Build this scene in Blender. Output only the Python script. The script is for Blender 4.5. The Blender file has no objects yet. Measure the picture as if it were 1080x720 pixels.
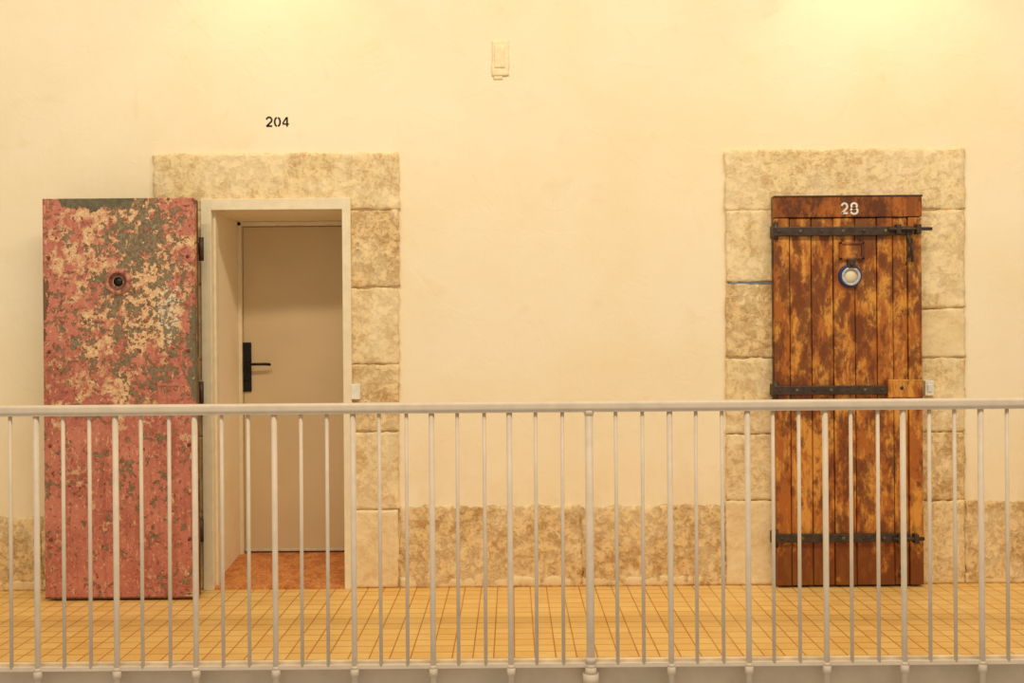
import bpy, bmesh, math, random
from mathutils import Vector, noise, Matrix
random.seed(4)
F=1050.0; DW=5.25; CH=1.29; ROLL=math.radians(0.45)
def U(px,py,y=0.0):
    dx=px-540; dy=360-py
    X=dx*math.cos(ROLL)+dy*math.sin(ROLL); Z=-dx*math.sin(ROLL)+dy*math.cos(ROLL)
    D=DW+y
    return X*D/F, CH+Z*D/F
def R(l,r,t,b,y=0.0):
    my=(t+b)/2; mx=(l+r)/2
    return U(l,my,y)[0],U(r,my,y)[0],U(mx,b,y)[1],U(mx,t,y)[1]   # x0,x1,z0,z1
def lin(c):
    o=[]
    for v in c[:3]:
        v/=255.0
        o.append(v/12.92 if v<=0.04045 else ((v+0.055)/1.055)**2.4)
    return (*o,1.0)
# ---------------------------------------------------------------- materials
class NT:
    def __init__(s,name):
        s.m=bpy.data.materials.new(name); s.m.use_nodes=True
        s.t=s.m.node_tree; s.b=s.t.nodes['Principled BSDF']
        g=s.t.nodes.new('ShaderNodeNewGeometry'); s.pos=g.outputs['Position']
    def n(s,typ,**k):
        x=s.t.nodes.new(typ)
        for a,v in k.items(): setattr(x,a,v)
        return x
    def set(s,sock,v):
        if isinstance(v,bpy.types.NodeSocket): s.t.links.new(v,sock)
        else: sock.default_value=v
    def noise(s,scale,detail=5,rough=0.6,vec=None,dist=0.0):
        x=s.n('ShaderNodeTexNoise'); x.inputs['Scale'].default_value=scale
        x.inputs['Detail'].default_value=detail; x.inputs['Roughness'].default_value=rough
        x.inputs['Distortion'].default_value=dist
        s.set(x.inputs['Vector'],vec if vec is not None else s.pos); return x.outputs['Fac']
    def mapping(s,scale,loc=(0,0,0)):
        x=s.n('ShaderNodeMapping'); x.inputs['Scale'].default_value=scale; x.inputs['Location'].default_value=loc
        s.set(x.inputs['Vector'],s.pos); return x.outputs['Vector']
    def ramp(s,fac,a,b):   # smooth threshold 0..1
        x=s.n('ShaderNodeMapRange'); x.interpolation_type='SMOOTHSTEP'
        s.set(x.inputs['Value'],fac); x.inputs['From Min'].default_value=a; x.inputs['From Max'].default_value=b
        return x.outputs['Result']
    def math(s,op,a,b=0.0):
        x=s.n('ShaderNodeMath',operation=op); s.set(x.inputs[0],a); s.set(x.inputs[1],b); return x.outputs[0]
    def mix(s,f,a,b,bt='MIX'):
        x=s.n('ShaderNodeMix',data_type='RGBA',blend_type=bt)
        s.set(x.inputs[0],f); s.set(x.inputs[6],a); s.set(x.inputs[7],b); return x.outputs[2]
    def sep(s):
        x=s.n('ShaderNodeSeparateXYZ'); s.set(x.inputs[0],s.pos); return x.outputs
    def blob(s,px,py,rx,rz,y=0.0):   # worn area on the object centred at a place, 1 inside -> 0 outside (metres)
        cx,cz=U(px,py,y); o=s.sep()
        a=s.math('DIVIDE',s.math('SUBTRACT',o[0],cx),rx); b=s.math('DIVIDE',s.math('SUBTRACT',o[2],cz),rz)
        d=s.math('ADD',s.math('MULTIPLY',a,a),s.math('MULTIPLY',b,b))
        return s.math('SUBTRACT',1.0,s.ramp(d,0.0,1.0))
    def out(s,col,rough=0.8,bump=None,bs=0.3,bd=0.01,metal=0.0,spec=0.3):
        s.set(s.b.inputs['Base Color'],col); s.set(s.b.inputs['Roughness'],rough)
        s.b.inputs['Metallic'].default_value=metal; s.b.inputs['Specular IOR Level'].default_value=spec
        if bump is not None:
            x=s.n('ShaderNodeBump'); x.inputs['Strength'].default_value=bs; x.inputs['Distance'].default_value=bd
            s.set(x.inputs['Height'],bump); s.t.links.new(x.outputs[0],s.b.inputs['Normal'])
        return s.m
def plain(name,c,rough=0.6,metal=0.0,var=0.12,scale=18,bump=0.002):
    t=NT(name); n=t.noise(scale,6)
    c=lin(c); d=tuple(v*(1-var*2.2) for v in c[:3])+(1,)
    return t.out(t.mix(t.ramp(n,0.3,0.75),c,d),rough,n,0.4,bump,metal)

def m_plaster():
    t=NT('cream_plaster')
    a=t.noise(1.1,6,0.6); b=t.noise(6,8,0.65,dist=0.6); c=t.noise(60,4,0.6)
    col=t.mix(t.ramp(a,0.35,0.7),lin((246,230,198)),lin((242,223,184)))
    col=t.mix(t.math('MULTIPLY',t.ramp(b,0.56,0.74),0.28),col,lin((230,203,156)))
    low=t.math('SUBTRACT',1.0,t.ramp(t.sep()[2],0.3,1.0))
    st_=t.noise(1.0,7,0.7,vec=t.mapping((4,4,2),(7,3,1)))
    col=t.mix(t.math('MULTIPLY',t.math('MULTIPLY',t.ramp(st_,0.45,0.65),low),0.4),col,lin((228,198,150)))
    h=t.math('ADD',t.math('MULTIPLY',b,0.6),t.math('MULTIPLY',a,1.6))
    e=t.noise(2.3,3,0.5,dist=1.5); e=t.ramp(e,0.52,0.545)
    h=t.math('ADD',h,t.math('MULTIPLY',e,0.10)); h=t.math('ADD',h,t.math('MULTIPLY',c,0.06))
    return t.out(col,0.75,h,0.45,0.010)
def m_stone(name,c1,c2,c3,pit=0.5,bs=0.8):
    t=NT(name)
    a=t.noise(3.8,6,0.6); b=t.noise(22,9,0.74,dist=0.4); c=t.noise(70,6,0.7)
    col=t.mix(t.ramp(a,0.38,0.62),lin(c1),lin(c2))
    zone=t.math('ADD',t.math('MULTIPLY',t.ramp(a,0.40,0.58),0.75),0.25)
    mk=t.math('MULTIPLY',t.ramp(b,0.52,0.60),zone)
    col=t.mix(t.math('MULTIPLY',mk,pit),col,lin(c3))
    p=t.math('MULTIPLY',t.ramp(c,0.56,0.62),zone); col=t.mix(t.math('MULTIPLY',p,pit*0.8),col,lin(c3))
    h=t.math('SUBTRACT',t.math('SUBTRACT',1.0,t.ramp(b,0.46,0.62)),t.math('MULTIPLY',p,0.4))
    return t.out(col,0.9,h,bs,0.007)
def m_tiles(name,c1,c2,grout,s=0.1):
    t=NT(name)
    br=t.n('ShaderNodeTexBrick'); br.offset=0.0; br.squash=1.0
    t.set(br.inputs['Vector'],t.pos)
    br.inputs['Scale'].default_value=1.0; br.inputs['Brick Width'].default_value=s; br.inputs['Row Height'].default_value=s
    br.inputs['Mortar Size'].default_value=0.0030; br.inputs['Mortar Smooth'].default_value=0.1; br.inputs['Bias'].default_value=0.0
    br.inputs['Color1'].default_value=lin(c1); br.inputs['Color2'].default_value=lin(c2); br.inputs['Mortar'].default_value=lin(grout)
    n=t.noise(9,6,0.65); n2=t.noise(1.3,4)
    col=t.mix(t.math('MULTIPLY',t.ramp(n,0.5,0.75),0.22),br.outputs['Color'],lin(grout))
    col=t.mix(t.math('MULTIPLY',t.ramp(n2,0.45,0.7),0.25),col,lin((240,208,146)))
    return t.out(col,0.45,t.math('SUBTRACT',1.0,br.outputs['Fac']),0.5,0.003,spec=0.4)
def m_peel():
    t=NT('peeling_pink_paint'); Y=-0.23
    big=t.noise(3.6,5,0.6,dist=0.3)
    mid=t.noise(13,9,0.70,dist=0.2)
    fin=t.noise(52,8,0.72,dist=0.2)
    up=t.blob(128,285,0.50,0.85,Y)       # heavy wear around the spy hole
    core=t.blob(150,300,0.36,0.72,Y)
    # dusty red paint, mottled
    col=t.mix(t.ramp(big,0.35,0.65),lin((198,122,102)),lin((174,98,82)))
    col=t.mix(t.math('MULTIPLY',t.ramp(fin,0.42,0.66),0.45),col,lin((214,150,122)))
    vs_=t.noise(1.0,7,0.65,vec=t.mapping((26,5,1.4)))
    col=t.mix(t.math('MULTIPLY',t.ramp(vs_,0.48,0.66),0.45),col,lin((154,80,62)))
    # cream undercoat
    f=t.math('ADD',t.math('ADD',t.math('MULTIPLY',mid,0.58),t.math('MULTIPLY',big,0.42)),t.math('MULTIPLY',up,0.105))
    cream=t.ramp(f,0.555,0.615)
    col=t.mix(t.math('MULTIPLY',cream,0.9),col,t.mix(t.ramp(fin,0.42,0.62),lin((236,206,156)),lin((210,156,114))))
    # rust rimmed flakes down to bare metal
    g=t.noise(26,9,0.68,vec=t.mapping((1,1,1),(3.1,0,7.7)),dist=0.2)
    g2=t.noise(7,4,0.6,vec=t.mapping((1,1,1),(5.5,0,2.7)))
    g=t.math('ADD',t.math('ADD',t.math('MULTIPLY',g,0.66),t.math('MULTIPLY',g2,0.34)),t.math('ADD',t.math('MULTIPLY',core,0.066),t.math('MULTIPLY',up,0.012)))
    ring=t.ramp(g,0.550,0.558); metal=t.ramp(g,0.566,0.574)
    col=t.mix(ring,col,lin((146,80,50)))
    col=t.mix(metal,col,t.mix(t.ramp(fin,0.4,0.6),lin((142,128,100)),lin((112,96,72))))
    # right / left edge chips
    cx=U(206,400,Y)[0]; o=t.sep()
    edge=t.ramp(o[0],cx-0.07,cx); eg=t.math('ADD',mid,t.math('MULTIPLY',t.math('MULTIPLY',edge,t.blob(206,370,0.5,0.42,Y)),0.24))
    col=t.mix(t.ramp(eg,0.64,0.655),col,lin((118,108,84)))
    cl=U(47,340,Y)[0]; el=t.math('SUBTRACT',1.0,t.ramp(o[0],cl,cl+0.05)); el=t.math('ADD',mid,t.math('MULTIPLY',t.math('MULTIPLY',el,t.blob(47,330,0.5,0.28,Y)),0.22))
    col=t.mix(t.ramp(el,0.64,0.655),col,lin((118,84,60)))
    # pale flaked patch
    wp=t.math('ADD',fin,t.math('MULTIPLY',t.blob(178,325,0.09,0.26,Y),0.12))
    col=t.mix(t.math('MULTIPLY',t.ramp(wp,0.635,0.65),0.8),col,lin((234,222,194)))
    sp=t.ramp(t.noise(46,7,0.68,vec=t.mapping((1,1,1),(9,2,1))),0.60,0.62)
    col=t.mix(sp,col,lin((124,68,48)))
    sp2=t.ramp(t.noise(26,8,0.72,vec=t.mapping((1.5,1,0.6),(2,2,8))),0.59,0.62)
    col=t.mix(t.math('MULTIPLY',sp2,0.8),col,lin((218,174,132)))
    h=t.math('SUBTRACT',1.0,t.math('ADD',t.math('MULTIPLY',cream,0.3),metal))
    return t.out(col,0.65,h,0.4,0.002,spec=0.3)
def m_wood(name,c_hi,c_mid,c_dk,k=1.0):
    t=NT(name)
    g=t.noise(1.0,8,0.6,vec=t.mapping((60,10,2.6)),dist=0.3)
    patch=t.noise(1.0,8,0.72,vec=t.mapping((14,5,5.0)),dist=0.3)
    stain=t.noise(1.0,9,0.74,vec=t.mapping((18,10,10),(4,1,2)),dist=0.2)
    zone=t.noise(1.0,4,0.6,vec=t.mapping((7,4,3.5),(1,1,9)))
    col=t.mix(t.ramp(patch,0.46,0.58),lin(c_mid),lin(c_hi))
    col=t.mix(t.math('MULTIPLY',t.ramp(g,0.45,0.68),0.35),col,lin(c_mid))
    s_=t.math('ADD',t.math('MULTIPLY',stain,0.62),t.math('MULTIPLY',zone,0.38))
    o=t.math('ADD',t.math('MULTIPLY',t.blob(900,275,0.28,0.36,-.08),0.035),t.math('MULTIPLY',t.blob(896,612,0.8,0.24,-.08),0.12))
    s_=t.math('ADD',s_,o)
    col=t.mix(t.math('MULTIPLY',t.ramp(s_,0.46,0.56),0.85*k),col,lin(c_dk))
    col=t.mix(t.math('MULTIPLY',t.ramp(g,0.58,0.72),0.4*k),col,lin(c_dk))
    return t.out(col,0.40,g,0.4,0.003,spec=0.4)
P=m_plaster()
ST=m_stone('limestone_block',(242,219,174),(236,208,156),(200,154,96),0.62,0.5)
ST2=m_stone('limestone_rough',(240,212,162),(230,196,140),(188,138,80),0.75,0.65)
STS=m_stone('limestone_smooth',(240,218,174),(234,208,160),(206,166,112),0.35,0.3)
TILE=m_tiles('yellow_floor_tiles',(236,196,118),(228,182,102),(180,120,56),0.085)
PEEL=m_peel()
WOOD=m_wood('varnished_plank_wood',(214,150,64),(172,98,34),(104,50,18))
WOODD=m_wood('dark_board_wood',(174,100,36),(138,74,24),(80,38,14))
OLDW=m_wood('old_edge_wood',(150,104,60),(104,66,38),(50,30,20))
t_=NT('terracotta_threshold'); n_=t_.noise(16,8,0.7); n2_=t_.noise(70,4,0.6)
TERRA=t_.out(t_.mix(t_.math('MULTIPLY',t_.ramp(n2_,0.52,0.64),0.5),t_.mix(t_.ramp(n_,0.4,0.62),lin((208,136,74)),lin((180,104,52))),lin((230,188,130))),0.6,n_,0.4,0.004)
RAILM=plain('railing_paint',(220,202,180),0.4,var=0.05)
FRAME=plain('frame_paint',(238,222,188),0.5,var=0.05)
DOORM=plain('beige_door_paint',(214,190,150),0.5,var=0.03,scale=3)
IRON=plain('dark_iron',(84,70,60),0.45,0.4,0.2,30)
BLACK=plain('black_handle',(26,24,24),0.4,0.0,0.1)
INK=plain('black_paint',(44,34,26),0.8)
WHITE=plain('white_paint',(240,234,220),0.6)
ENAM=plain('grey_enamel',(206,204,206),0.35,0.1,0.2,40)
BLUE=plain('blue_enamel',(46,56,110),0.35)
RUST=plain('rusty_iron',(140,84,60),0.7,0.1,0.3,60)
PINK=plain('pink_ring_paint',(206,140,114),0.6,0.0,0.35,45)
GREYM=plain('bare_grey_metal',(118,110,86),0.6,0.1,0.2,40)
PSTRIP=plain('pale_weather_strip',(216,206,184),0.5,0.2,0.1,40)
SLAB=plain('slab_paint',(216,196,172),0.7,var=0.08,scale=6)
SILL=plain('concrete_edge',(240,220,184),0.8,var=0.12,scale=8)
BLUEP=plain('blue_chalk',(120,144,168),0.9,var=0.2)
GLASS=plain('lamp_lens',(250,245,230),0.3)
BOXP=plain('painted_over_box',(250,230,186),0.8,0.0,0.08,30)

# ---------------------------------------------------------------- mesh builder
class B:
    def __init__(s,name): s.name=name; s.bm=bmesh.new(); s.mats=[]
    def mi(s,m):
        if m not in s.mats: s.mats.append(m)
        return s.mats.index(m)
    def add(s,tb,mat,smooth=False):
        i=s.mi(mat)
        for f in tb.faces: f.material_index=i; f.smooth=smooth
        me=bpy.data.meshes.new('t'); tb.to_mesh(me); s.bm.from_mesh(me); tb.free(); bpy.data.meshes.remove(me)
    def box(s,x0,x1,y0,y1,z0,z1,mat,bev=0.0,seg=2,rot=None):
        tb=bmesh.new(); bmesh.ops.create_cube(tb,size=1)
        c=Vector(((x0+x1)/2,(y0+y1)/2,(z0+z1)/2))
        bmesh.ops.scale(tb,vec=(abs(x1-x0),abs(y1-y0),abs(z1-z0)),verts=tb.verts)
        if bev>0: bmesh.ops.bevel(tb,geom=list(tb.edges),offset=bev,segments=seg,affect='EDGES',profile=0.5)
        if rot: bmesh.ops.rotate(tb,matrix=Matrix.Rotation(rot[1],3,rot[0]),verts=tb.verts)
        bmesh.ops.translate(tb,vec=c,verts=tb.verts); s.add(tb,mat)
    def cyl(s,p0,p1,r,mat,r2=None,seg=16):
        p0=Vector(p0);p1=Vector(p1);d=p1-p0
        tb=bmesh.new(); bmesh.ops.create_cone(tb,cap_ends=True,segments=seg,radius1=r,radius2=r if r2 is None else r2,depth=d.length)
        q=Vector((0,0,1)).rotation_difference(d.normalized()).to_matrix()
        bmesh.ops.rotate(tb,matrix=q,verts=tb.verts); bmesh.ops.translate(tb,vec=(p0+p1)/2,verts=tb.verts)
        s.add(tb,mat,True)
    def path(s,pts,r,mat,seg=10):
        for a,b in zip(pts[:-1],pts[1:]): s.cyl(a,b,r,mat,seg=seg)
        for p in pts[1:-1]: s.ball(p,r,mat)
    def ball(s,c,r,mat,sc=(1,1,1)):
        tb=bmesh.new(); bmesh.ops.create_uvsphere(tb,u_segments=12,v_segments=8,radius=r)
        bmesh.ops.scale(tb,vec=sc,verts=tb.verts); bmesh.ops.translate(tb,vec=c,verts=tb.verts); s.add(tb,mat,True)
    def lathe(s,c,prof,mat,seg=28):   # axis along y; prof list of (r, y offset)
        tb=bmesh.new(); rings=[]
        for r,y in prof:
            rings.append([tb.verts.new((c[0]+r*math.cos(2*math.pi*k/seg),c[1]+y,c[2]+r*math.sin(2*math.pi*k/seg))) for k in range(seg)])
        for a,b in zip(rings[:-1],rings[1:]):
            for k in range(seg):
                tb.faces.new((a[k],a[(k+1)%seg],b[(k+1)%seg],b[k]))
        bmesh.ops.recalc_face_normals(tb,faces=tb.faces); s.add(tb,mat,True)
    def ribbon(s,pts,w,y,mat,th=0.0015):
        tb=bmesh.new(); L=[];Rr=[]
        P2=[Vector(p) for p in pts]
        for i,p in enumerate(P2):
            d=(P2[min(i+1,len(P2)-1)]-P2[max(i-1,0)]).normalized(); n=Vector((-d.y,d.x))*w/2
            L.append(tb.verts.new((p.x+n.x,y,p.y+n.y))); Rr.append(tb.verts.new((p.x-n.x,y,p.y-n.y)))
        for i in range(len(P2)-1): tb.faces.new((L[i],L[i+1],Rr[i+1],Rr[i]))
        ex=bmesh.ops.extrude_face_region(tb,geom=list(tb.faces))
        bmesh.ops.translate(tb,vec=(0,th,0),verts=[v for v in ex['geom'] if isinstance(v,bmesh.types.BMVert)])
        bmesh.ops.recalc_face_normals(tb,faces=tb.faces); s.add(tb,mat)
    def stone(s,x0,x1,yf,yb,z0,z1,mat,res=0.014,rough=0.006,edge=0.012,jit=0.006,bottom_edge=True):
        nx=max(4,int((x1-x0)/res)); nz=max(4,int((z1-z0)/res)); tb=bmesh.new(); g=[]
        sd=Vector((random.random()*50,random.random()*50,random.random()*50))
        for j in range(nz+1):
            row=[]
            for i in range(nx+1):
                x=x0+(x1-x0)*i/nx; z=z0+(z1-z0)*j/nz
                e=min(x-x0,x1-x,z-z0,z1-z) if bottom_edge else min(x-x0,x1-x,z1-z)
                p=Vector((x,0,z))
                k=noise.fractal(p*9+sd,1.0,2.0,5)
                k2=noise.fractal(p*40+sd,1.0,2.0,3)
                y=yf+rough*(k*0.8+k2*0.35)+ (edge*0.6*(1-min(1,e/edge))**2 if e<edge else 0)
                y=min(y,yb-0.0005)
                if i in(0,nx): x+=jit*(noise.noise(p*14+sd*2)+0.6*noise.noise(p*45+sd))
                if j in(0,nz) and z>0.01: z+=jit*(noise.noise(p*14+sd*3)+0.6*noise.noise(p*45+sd))
                row.append(tb.verts.new((x,y,z)))
            g.append(row)
        for j in range(nz):
            for i in range(nx): tb.faces.new((g[j][i],g[j][i+1],g[j+1][i+1],g[j+1][i]))
        bd=g[0][:]+[r[-1] for r in g[1:]]+g[-1][-2::-1]+[r[0] for r in g[-2:0:-1]]
        bk=[tb.verts.new((v.co.x,yb,v.co.z)) for v in bd]; n=len(bd)
        for k in range(n): tb.faces.new((bd[k],bk[k],bk[(k+1)%n],bd[(k+1)%n]))
        bmesh.ops.recalc_face_normals(tb,faces=tb.faces); s.add(tb,mat,True)
    def done(s,origin=None):
        me=bpy.data.meshes.new(s.name)
        xs=[v.co for v in s.bm.verts]
        o=Vector(((min(v.x for v in xs)+max(v.x for v in xs))/2,(min(v.y for v in xs)+max(v.y for v in xs))/2,min(v.z for v in xs)))
        bmesh.ops.translate(s.bm,vec=-o,verts=s.bm.verts)
        s.bm.to_mesh(me); s.bm.free()
        for m in s.mats: me.materials.append(m)
        ob=bpy.data.objects.new(s.name,me); ob.location=o; bpy.context.collection.objects.link(ob); return ob

XL,XR=-5.0,5.0; WT=4.6; TH=0.75
# opening in the wall
hx0,_,_,_=R(224,300,222,620); _,hx1,_,_=R(300,363,222,620)
hz=U(300,221)[1]
# ---- wall
w=B('wall_back')
w.box(XL,hx0,0,TH,-0.6,WT,P); w.box(hx1,XR,0,TH,-0.6,WT,P); w.box(hx0,hx1,0,TH,hz,WT,P)
w.box(hx0,hx1,0.60,TH,-0.6,hz,P); w.box(hx0,hx1,0,0.6,-0.6,-0.02,P)
w.done()
# ---- floor + slab
YE=-1.20
f=B('floor'); f.box(XL,XR,YE,0.0,-0.03,0.0,TILE); f.done()
f=B('balcony_slab')
f.box(XL,XR,YE-0.02,YE-0.0005,-0.030,0.004,SILL,0.004)
f.box(XL,XR,YE,-0.001,-0.35,-0.031,SLAB)
f.done()
# threshold ramp
t=B('sloped_threshold'); tb=bmesh.new()
vs=[tb.verts.new(v) for v in [(hx0,-0.03,0.0),(hx1,-0.03,0.0),(hx1,0.6,0.0),(hx0,0.6,0.0),(hx0,-0.03,0.012),(hx1,-0.03,0.012),(hx1,0.54,0.078),(hx0,0.54,0.078),(hx0,0.6,0.078),(hx1,0.6,0.078)]]
for q in [(4,5,6,7),(7,6,9,8),(0,1,5,4),(0,4,7,8,3),(1,2,9,6,5),(3,8,9,2)]: tb.faces.new([vs[i] for i in q])
bmesh.ops.recalc_face_normals(tb,faces=tb.faces); t.add(tb,TERRA); t.done()

# ---- dado stone base
d=B('baseboard_back')
def slabs(l,r,ts=533,seams=()):
    xs=[l]+list(seams)+[r]
    for a,b in zip(xs[:-1],xs[1:]):
        x0,_,_,_=R(a,a+10,ts,600); _,x1,_,_=R(b-10,b,ts,600); z1=U((max(a,0)+min(b,1080))/2,ts)[1]
        d.stone(x0+.001,x1-.001,-0.019,0.0,0.0,z1+0.0,ST2,0.0125,0.008,0.006,0.016,False)
        d.stone(x0,x1,-0.020,0.0,0.0,0.055,STS,0.0125,0.004,0.006,0.008)
slabs(-400,46,544); slabs(46,212,544); slabs(422,764,533,(613,)); slabs(1017,1500,528)
d.done()
# ---- surrounds
def surround(name,lint,ll,lj,rl,rj,mats):
    s=B(name)
    x0,x1,z0,z1=R(*lint); s.stone(x0,x1,-0.018,0.0,z0+.001,z1,ST,0.0125,0.006,0.006,0.010)
    for (l,r),js,mm in ((ll,lj,mats[0]),(rl,rj,mats[1])):
        for k,(a,b) in enumerate(zip(js[:-1],js[1:])):
            x0,x1,z0,z1=R(l,r,a,b)
            if k==len(js)-2: z0=0.0
            s.stone(x0,x1,-0.021,0.0,z0+.0025,z1-.0025,mm[k],0.0115,0.007,0.007,0.008)
    return s
s=surround('stone_door_surround',(163,421,162,222),(165,221),(222,300,380,460,540,622),(365,421),(222,303,384,455,537,620),
   ([ST]*5,[ST2,ST,ST2,ST,STS])); s.done()
s=surround('stone_door_surround',(764,1017,158,222),(765,825),(222,298,377,457,527,616),(965,1016),(222,325,377,455,527,612),
   ([ST,ST2,ST,ST,STS],[ST,STS,ST,ST2,ST]))
x0,x1,z0,z1=R(767,812,298,299.5); s.box(x0,x1,-0.0215,-0.012,z0,z1,BLUEP)
s.done()

# ---- metal door frame around opening
fr=B('door_frame')
ox0,ox1,_,oz=R(213,371,209,620,-0.04)
ix0,ix1,_,iz=R(224,362,221,620,-0.04)
fr.box(ox0,ix0,-0.04,0.05,0,oz,FRAME,0.003); fr.box(ix1,ox1,-0.04,0.05,0,oz,FRAME,0.003)
fr.box(ix0-.002,ix1+.002,-0.04,0.05,iz,oz,FRAME,0.003)
# stop bead
fr.box(ix0,ix0+0.012,0.0,0.05,0.015,iz,FRAME,0.002); 
# keeper on right jamb and bolts
x0,x1,z0,z1=R(371,380,405,421,-0.04); fr.box(x0-.004,x1,-0.045,-0.012,z0,z1,WHITE,0.003)
for py in (255,262):
    x,z=U(377,py,-0.04); fr.cyl((x,-0.05,z),(x,-0.015,z),0.006,FRAME)
# inner jambs
ya=0.50
fr.box(hx0,hx0+0.022,ya,0.6,0.07,hz,FRAME,0.003); fr.box(hx1-0.02,hx1,ya,0.6,0.07,hz,FRAME,0.003); fr.box(hx0,hx1,ya,0.6,hz-0.025,hz-.001,FRAME,0.003)
fr.done()
# ---- inner door
y=0.53
dx0=hx0+0.024; dx1=hx1-0.022; dz0=0.085; dz1=hz-0.028
i=B('inner_door'); i.box(dx0,dx1,y,y+0.045,dz0,dz1,DOORM,0.003)
i.box(dx0+.002,dx1-.002,y-0.010,y,dz0,dz0+0.016,PSTRIP,0.003)
x0,x1,z0,z1=R(256,265,361,413,y-0.01); i.box(x0,x1,y-0.012,y,z0,z1,BLACK,0.004,3)
x,z=U(261,384,y-.03); i.cyl((x,y,z),(x,y-0.05,z),0.011,BLACK)
x2,_=U(284,384,y-.05); i.path([(x,y-0.05,z),(x2-.02,y-0.05,z),(x2,y-0.042,z-0.002)],0.0085,BLACK)
i.ball((x2,y-0.042,z-.002),0.0085,BLACK)
x,z=U(260.5,400,y); i.cyl((x,y-0.018,z),(x,y,z),0.009,BLACK)
i.done()

# ---- peeling metal door leaf (open, folded back)
y=-0.23; l=B('peeling_metal_door')
x0,x1,z0,z1=R(46.5,206.5,209,629,y); z0=0.012
l.box(x0+.004,x1-.004,y+0.004,y+0.075,z0,z1-.004,OLDW,0.004)
l.box(x0,x1,y-0.004,y+0.006,z0,z1,PEEL,0.002)
# grey bare top strip & chips
a,b,c,e=R(62,142,210,222,y); 
tb=bmesh.new()
N=90; top=[];bot=[]
for k in range(N+1):
    xx=a+(b-a)*k/N; edge=min(1,min(k,N-k)/4)
    top.append(tb.verts.new((xx,y-0.0045,e+.003))); bot.append(tb.verts.new((xx,y-0.0045,e-0.002-edge*max(0.006,(0.044+0.03*noise.noise(Vector((xx*14,0,0)))+0.022*noise.fractal(Vector((xx*50,3,0)),1,2,4))))))
for k in range(N): tb.faces.new((top[k],bot[k],bot[k+1],top[k+1]))
l.add(tb,GREYM)
# edge strapping (narrow flanges) bottom lip
l.box(x0,x1,y-0.007,y-0.003,z0,z0+0.008,RUST,0.001)
l.box(x1-0.008,x1+.001,y-0.0065,y+0.03,z0,z1-0.03,PEEL,0.002)
# rivets
for k in range(9):
    zz=z0+0.06+(z1-z0-0.12)*k/8
    for xx in (x0+0.03,x1-0.035): l.ball((xx,y-0.004,zz),0.010,RUST if k%2 else PEEL,(1,0.5,1))
for zz in (z0+0.06,z0+0.7,z0+1.4,z1-0.16):
    for fx in (0.35,0.68): l.ball((x0+(x1-x0)*fx,y-0.004,zz),0.013,PINK,(1,0.5,1))
# judas hole
x,z=U(125,297,y)
l.lathe((x,y-0.004,z),[(0.068,0.0),(0.066,-0.008),(0.060,-0.014),(0.050,-0.015),(0.044,-0.010)],PINK)
l.lathe((x,y-0.004,z),[(0.045,-0.011),(0.038,-0.005),(0.028,0.000),(0.022,0.001)],RUST)
l.cyl((x,y-0.0055,z),(x,y+0.006,z),0.024,BLACK)
# hinges to frame
for py in (262,415,560):
    X,Z=U(209,py,-0.15); l.cyl((X+0.006,-0.12,Z-0.06),(X+0.006,-0.12,Z+0.06),0.013,IRON)
    l.box(X-0.05,X+0.006,-0.128,-0.112,Z-0.03,Z+0.03,IRON,0.002)
l.done()

# ---- wooden door 28
yf=-0.085; d=B('wooden_plank_door')
x0,x1,z0,z1=R(818,973.5,206,614,yf); z0=0.012
d.box(x0,x1,yf+0.035,-0.022,z0,z1,OLDW)
ed=[818,834,857,880,903,926,943,958.5,973.5]
ztop=U(896,229,yf)[1]
for k in range(len(ed)-1):
    a=U(ed[k],410,yf)[0]; b=U(ed[k+1],410,yf)[0]
    off=(0.0,0.004,0.006,0.003,0.005,0.002,0.006,-0.001)[k]
    d.box(a+.002,b-.002,yf+off,yf+0.036,z0+0.0,ztop-.003,WOOD,0.004)
d.box(x0,x1,yf-0.006,yf+0.036,ztop,z1,WOODD,0.004)
# iron edging on top and bolts row
a,b,c,e=R(817,975,206,209,yf); d.box(x0-.003,x1+.003,yf-0.009,yf+0.03,e-0.008,e,IRON,0.001)
# straps
def strap(l_,r_,t_,b_,th=0.012,sl=0.0):
    a,b,c,e=R(l_,r_,t_,b_,yf-0.01)
    d.box(a,b,yf-0.008-th,yf-0.0005,c,e,IRON,0.004)
    n=7
    for k in range(n):
        xx=a+0.03+(b-a-0.06)*k/(n-1); d.ball((xx,yf-0.009-th,(c+e)/2),0.009,GREYM if k%2 else IRON,(1,0.5,1))
strap(815,962,239,248.5); strap(816,936,406.5,416); strap(818,960,562.5,571.5)
# hinge knuckles left
for py in (244,411,567):
    X,Z=U(817,py,-0.07); d.cyl((X,-0.085,Z-0.045),(X,-0.085,Z+0.045),0.014,IRON)
    d.box(X-0.012,X+0.01,-0.085,-0.014,Z-0.03,Z+0.03,IRON,0.003)
# sliding bolt top right
X0,Z=U(935,243,yf); X1,_=U(980,243,yf)
d.cyl((X0,yf-0.032,Z+.004),(X1,yf-0.032,Z+.004),0.009,IRON)
for px in (945,966): 
    X,_=U(px,243,yf); d.box(X-0.012,X+0.012,yf-0.045,yf,Z-0.022,Z+0.028,IRON,0.004)
X,Z=U(955,250,yf)
d.path([(X,yf-0.03,Z+0.02),(X+.004,yf-0.036,Z-0.05),(X+0.002,yf-0.036,Z-0.11),(X-0.012,yf-0.036,Z-0.148)],0.006,IRON)
X,Z=U(961,264,yf); d.path([(X,yf-0.01,Z+0.06),(X,yf-0.016,Z-0.06)],0.006,IRON)
# lock box
a,b,c,e=R(937,974,400,419,yf-0.03); d.box(a,b,yf-0.030,yf,c,e,WOOD,0.004)
X,Z=U(951,409,yf-.03); d.cyl((X,yf-0.033,Z),(X,yf-0.03,Z),0.009,IRON)
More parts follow.
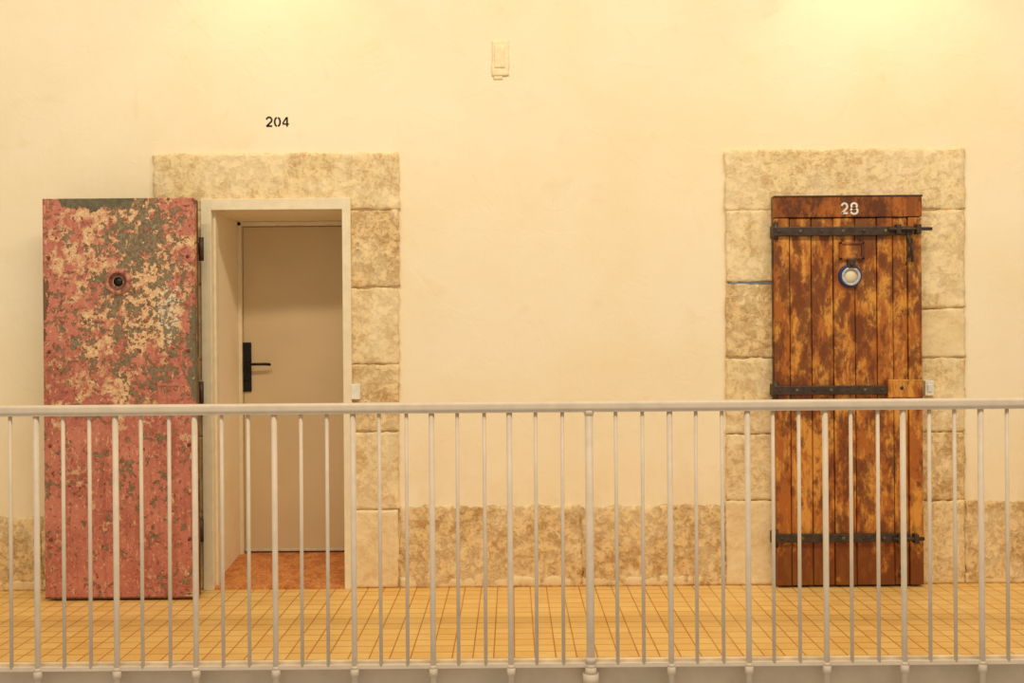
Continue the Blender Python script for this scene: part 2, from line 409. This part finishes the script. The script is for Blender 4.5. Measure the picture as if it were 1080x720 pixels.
# lower bolt + hook
X0,Z=U(940,567,yf); X1,_=U(972,567,yf); d.cyl((X0,yf-0.03,Z),(X1,yf-0.03,Z),0.010,IRON)
for px in (947,964):
    X,_=U(px,567,yf); d.box(X-0.012,X+0.012,yf-0.042,yf,Z-0.025,Z+0.025,IRON,0.004)
X,Z=U(951,575,yf); d.path([(X,yf-0.03,Z+0.02),(X-0.004,yf-0.035,Z-0.05),(X-0.02,yf-0.033,Z-0.12),(X-0.026,yf-0.03,Z-0.16)],0.006,IRON)
# hatch frame
a,b,c,e=R(885,911,255,274,yf)
for (p,q,r_,s_) in ((a,b,c,c+.014),(a,b,e-.014,e),(a,a+.014,c,e),(b-.014,b,c,e)): d.box(p,q,yf-0.012,yf+0.004,r_,s_,WOODD,0.003)
d.box(a+.012,b-.012,yf-0.004,yf+0.004,c+.012,e-.012,WOOD,0.002)
for px in (888,908): X,Z=U(px,253,yf); d.ball((X,yf-0.008,Z),0.007,IRON)
# spy hole cover: enamel ring
X,Z=U(896,291,yf)
d.lathe((X,yf-0.001,Z),[(0.060,0.0),(0.060,-0.012),(0.056,-0.016),(0.046,-0.016),(0.045,-0.008)],BLUE)
d.lathe((X+.003,yf-0.001,Z-.002),[(0.050,-0.008),(0.048,-0.019),(0.037,-0.019),(0.035,-0.01)],ENAM)
d.cyl((X,yf-0.010,Z),(X,yf,Z),0.047,FRAME,seg=28)
a,b,c,e=R(893,901,273,283,yf); d.box(a,b,yf-0.024,yf,c,e,IRON,0.004); d.ball((X+.004,yf-0.024,Z+.058),0.01,IRON)
# number 28
def digit(bd,ch,x,z,h,wd,sw,y,mat,sten=False):
    def arc(cx,cz,rx,rz,a0,a1,n=14): return [(x+(cx+rx*math.cos(math.radians(a0+(a1-a0)*k/n)))*wd, z+(cz+rz*math.sin(math.radians(a0+(a1-a0)*k/n)))*h) for k in range(n+1)]
    L=lambda *p:[(x+a*wd,z+b*h) for a,b in p]
    if ch=='2': bd.ribbon(arc(.5,.7,.4,.3,170,-30)+L((.1,.04)),sw,y,mat); bd.ribbon(L((.08,.06),(.98,.06)),sw,y,mat)
    if ch=='0':
        g=12 if sten else 0
        bd.ribbon(arc(.5,.5,.42,.46,90+g,270-g),sw,y,mat); bd.ribbon(arc(.5,.5,.42,.46,-90+g,90-g),sw,y,mat)
    if ch=='4': bd.ribbon(L((.72,0),(.72,.2)) ,sw,y,mat); bd.ribbon(L((.72,.34),(.72,1)),sw,y,mat); bd.ribbon(L((.62,.96),(.06,.34)),sw*.8,y,mat); bd.ribbon(L((.0,.27),(1,.27)),sw*.8,y,mat)
    if ch=='8': # painted bowls
        bd.ribbon(arc(.5,.77,.36,.24,0,360,20),sw,y,mat)
        bd.ribbon(arc(.5,.27,.44,.29,-165,172,20),sw,y,mat)
a,b,c,e=R(886.5,905,214.5,225.5,yf)
digit(d,'2',a,c,e-c,0.036,0.010,yf-0.008,WHITE); digit(d,'8',a+0.048,c,e-c,0.040,0.010,yf-0.008,WHITE)
d.done()

# ---- painted number 204
n=B('stencilled_number'); a,b,c,e=R(280.5,304.5,123.5,133.5); h=e-c; wd=0.034
for k,ch in enumerate('204'): digit(n,ch,a+k*0.0435,c,h,wd,0.009,-0.0015,INK,True)
n.done()
# ---- small painted-over wall box
n=B('junction_box'); x0,x1,z0,z1=R(519,537,43,84)
n.stone(x0,x1,-0.010,0.0,z0+0.02,z1,BOXP,0.006,0.003,0.006,0.006)
n.stone(x0+.012,x1-.022,-0.013,-0.004,z0+.06,z1-.025,BOXP,0.006,0.002,0.004,0.003)
n.stone(x0+.008,x1-.035,-0.006,0,z0,z0+.035,BOXP,0.006,0.002,0.004,0.006); n.done()
# ---- small switch by right door
n=B('light_switch'); x0,x1,z0,z1=R(974.5,984,401,417,-0.03)
n.box(x0,x1,-0.045,-0.016,z0,z1,WHITE,0.004); n.box(x0+.012,x1-.012,-0.050,-0.04,z0+.02,z1-.02,WHITE,0.003); n.done()

# ---- railing
YR=-1.245; r=B('balcony_railing')
zt=U(540,423.5,YR)[1]; zb=U(540,433,YR)[1]
r.box(XL,XR,YR-0.026,YR+0.026,zb,zt,RAILM,0.012,4)
r.box(XL,XR,YR-0.018,YR+0.018,zb-0.007,zb+0.004,RAILM,0.002)
main=[39,122.5,206,290,373,456,538,622,707,789,871,953,1035]
def bx(px): return U(px,560,YR)[0]
mx=[bx(p) for p in main]; step=(mx[-1]-mx[0])/12
while mx[0]>-4.6: mx.insert(0,mx[0]-step)
while mx[-1]<4.6: mx.append(mx[-1]+step)
post=bx(622)
for k,x in enumerate(mx):
    big=abs(x-post)<0.01 or abs(abs(x-post)-step*10)<0.05
    R_=0.0165 if big else 0.0115
    r.cyl((x,YR,-0.36),(x,YR,zb+.002),R_,RAILM)
    r.cyl((x,YR,-0.052),(x,YR,-0.020),R_+0.006,RAILM)
    r.cyl((x,YR,-0.020),(x,YR,-0.008),R_+0.006,RAILM,r2=R_)
    if big:
        r.cyl((x,YR,-0.085),(x,YR,-0.045),0.032,RAILM); r.cyl((x,YR,-0.045),(x,YR,-0.02),0.028,RAILM,r2=0.017)
        r.cyl((x,YR,0.0),(x,YR,0.02),0.022,RAILM)
        r.cyl((x,YR,zb-0.02),(x,YR,zb),0.018,RAILM,r2=0.024)
    r.box(x-0.012,x+0.012,YR,YE-.019,-0.15,-0.12,RAILM,0.002)
    if k<len(mx)-1:
        for q in (1,2):
            xx=x+(mx[k+1]-x)*q/3+random.uniform(-.003,.003)
            r.cyl((xx,YR,-0.01),(xx+random.uniform(-.002,.002),YR,zb+.002),0.0075,RAILM,seg=12)
r.box(XL,XR,YR-0.006,YR+0.006,-0.022,-0.004,RAILM,0.002)
r.box(XL,XR,YR+0.0,YE-.015,-0.016,-0.008,RAILM,0.001)
r.done()

# ---- ceiling-side wall spot fixtures above frame
def spot_fixture(x,e,zz=3.75):
    s=B('wall_spotlight'); s.box(x-.05,x+.05,-0.02,0,zz-.05,zz+.05,IRON,0.005)
    s.path([(x,-0.01,zz),(x,-0.42,zz+0.02)],0.012,IRON); s.cyl((x,-0.42,zz+0.10),(x,-0.42,zz-0.08),0.05,IRON,r2=0.06,seg=24); s.cyl((x,-0.42,zz-0.075),(x,-0.42,zz-0.083),0.052,GLASS,seg=24)
    s.done()
    L=bpy.data.lights.new('spot_beam','SPOT'); L.energy=e; L.spot_size=math.radians(96); L.spot_blend=0.45; L.shadow_soft_size=0.05; L.color=(1.0,0.82,0.54)
    o=bpy.data.objects.new('spot_beam',L); o.location=(x,-0.42,zz-0.10); bpy.context.collection.objects.link(o)
    o.rotation_euler=(math.radians(12),0,0)
spot_fixture(-1.28,11); spot_fixture(1.95,14)

# ---- lights
L=bpy.data.lights.new('high_strip_light','AREA'); L.shape='RECTANGLE'; L.size=9; L.size_y=0.3; L.energy=280; L.color=(1.0,0.87,0.67)  # unseen key light added up high, stretched wide to blur the baluster shadows
o=bpy.data.objects.new('high_strip_light',L); o.location=(0.4,-4.0,5.7); bpy.context.collection.objects.link(o)
o.rotation_euler=(Vector((0,0,1.1))-o.location).to_track_quat('-Z','Y').to_euler()
wd=bpy.data.worlds.new('world'); bpy.context.scene.world=wd; wd.use_nodes=True
bg=wd.node_tree.nodes['Background']; bg.inputs[0].default_value=(1.0,0.87,0.67,1); bg.inputs[1].default_value=0.57
c=bpy.data.cameras.new('camera'); co=bpy.data.objects.new('camera',c); bpy.context.collection.objects.link(co)
c.sensor_width=36; c.lens=35.0; co.location=(0,-DW,CH); co.rotation_euler=(math.radians(90),ROLL,0)
bpy.context.scene.camera=co
vs=bpy.context.scene.view_settings; vs.view_transform='Standard'; vs.look='None'; vs.exposure=0; vs.gamma=1
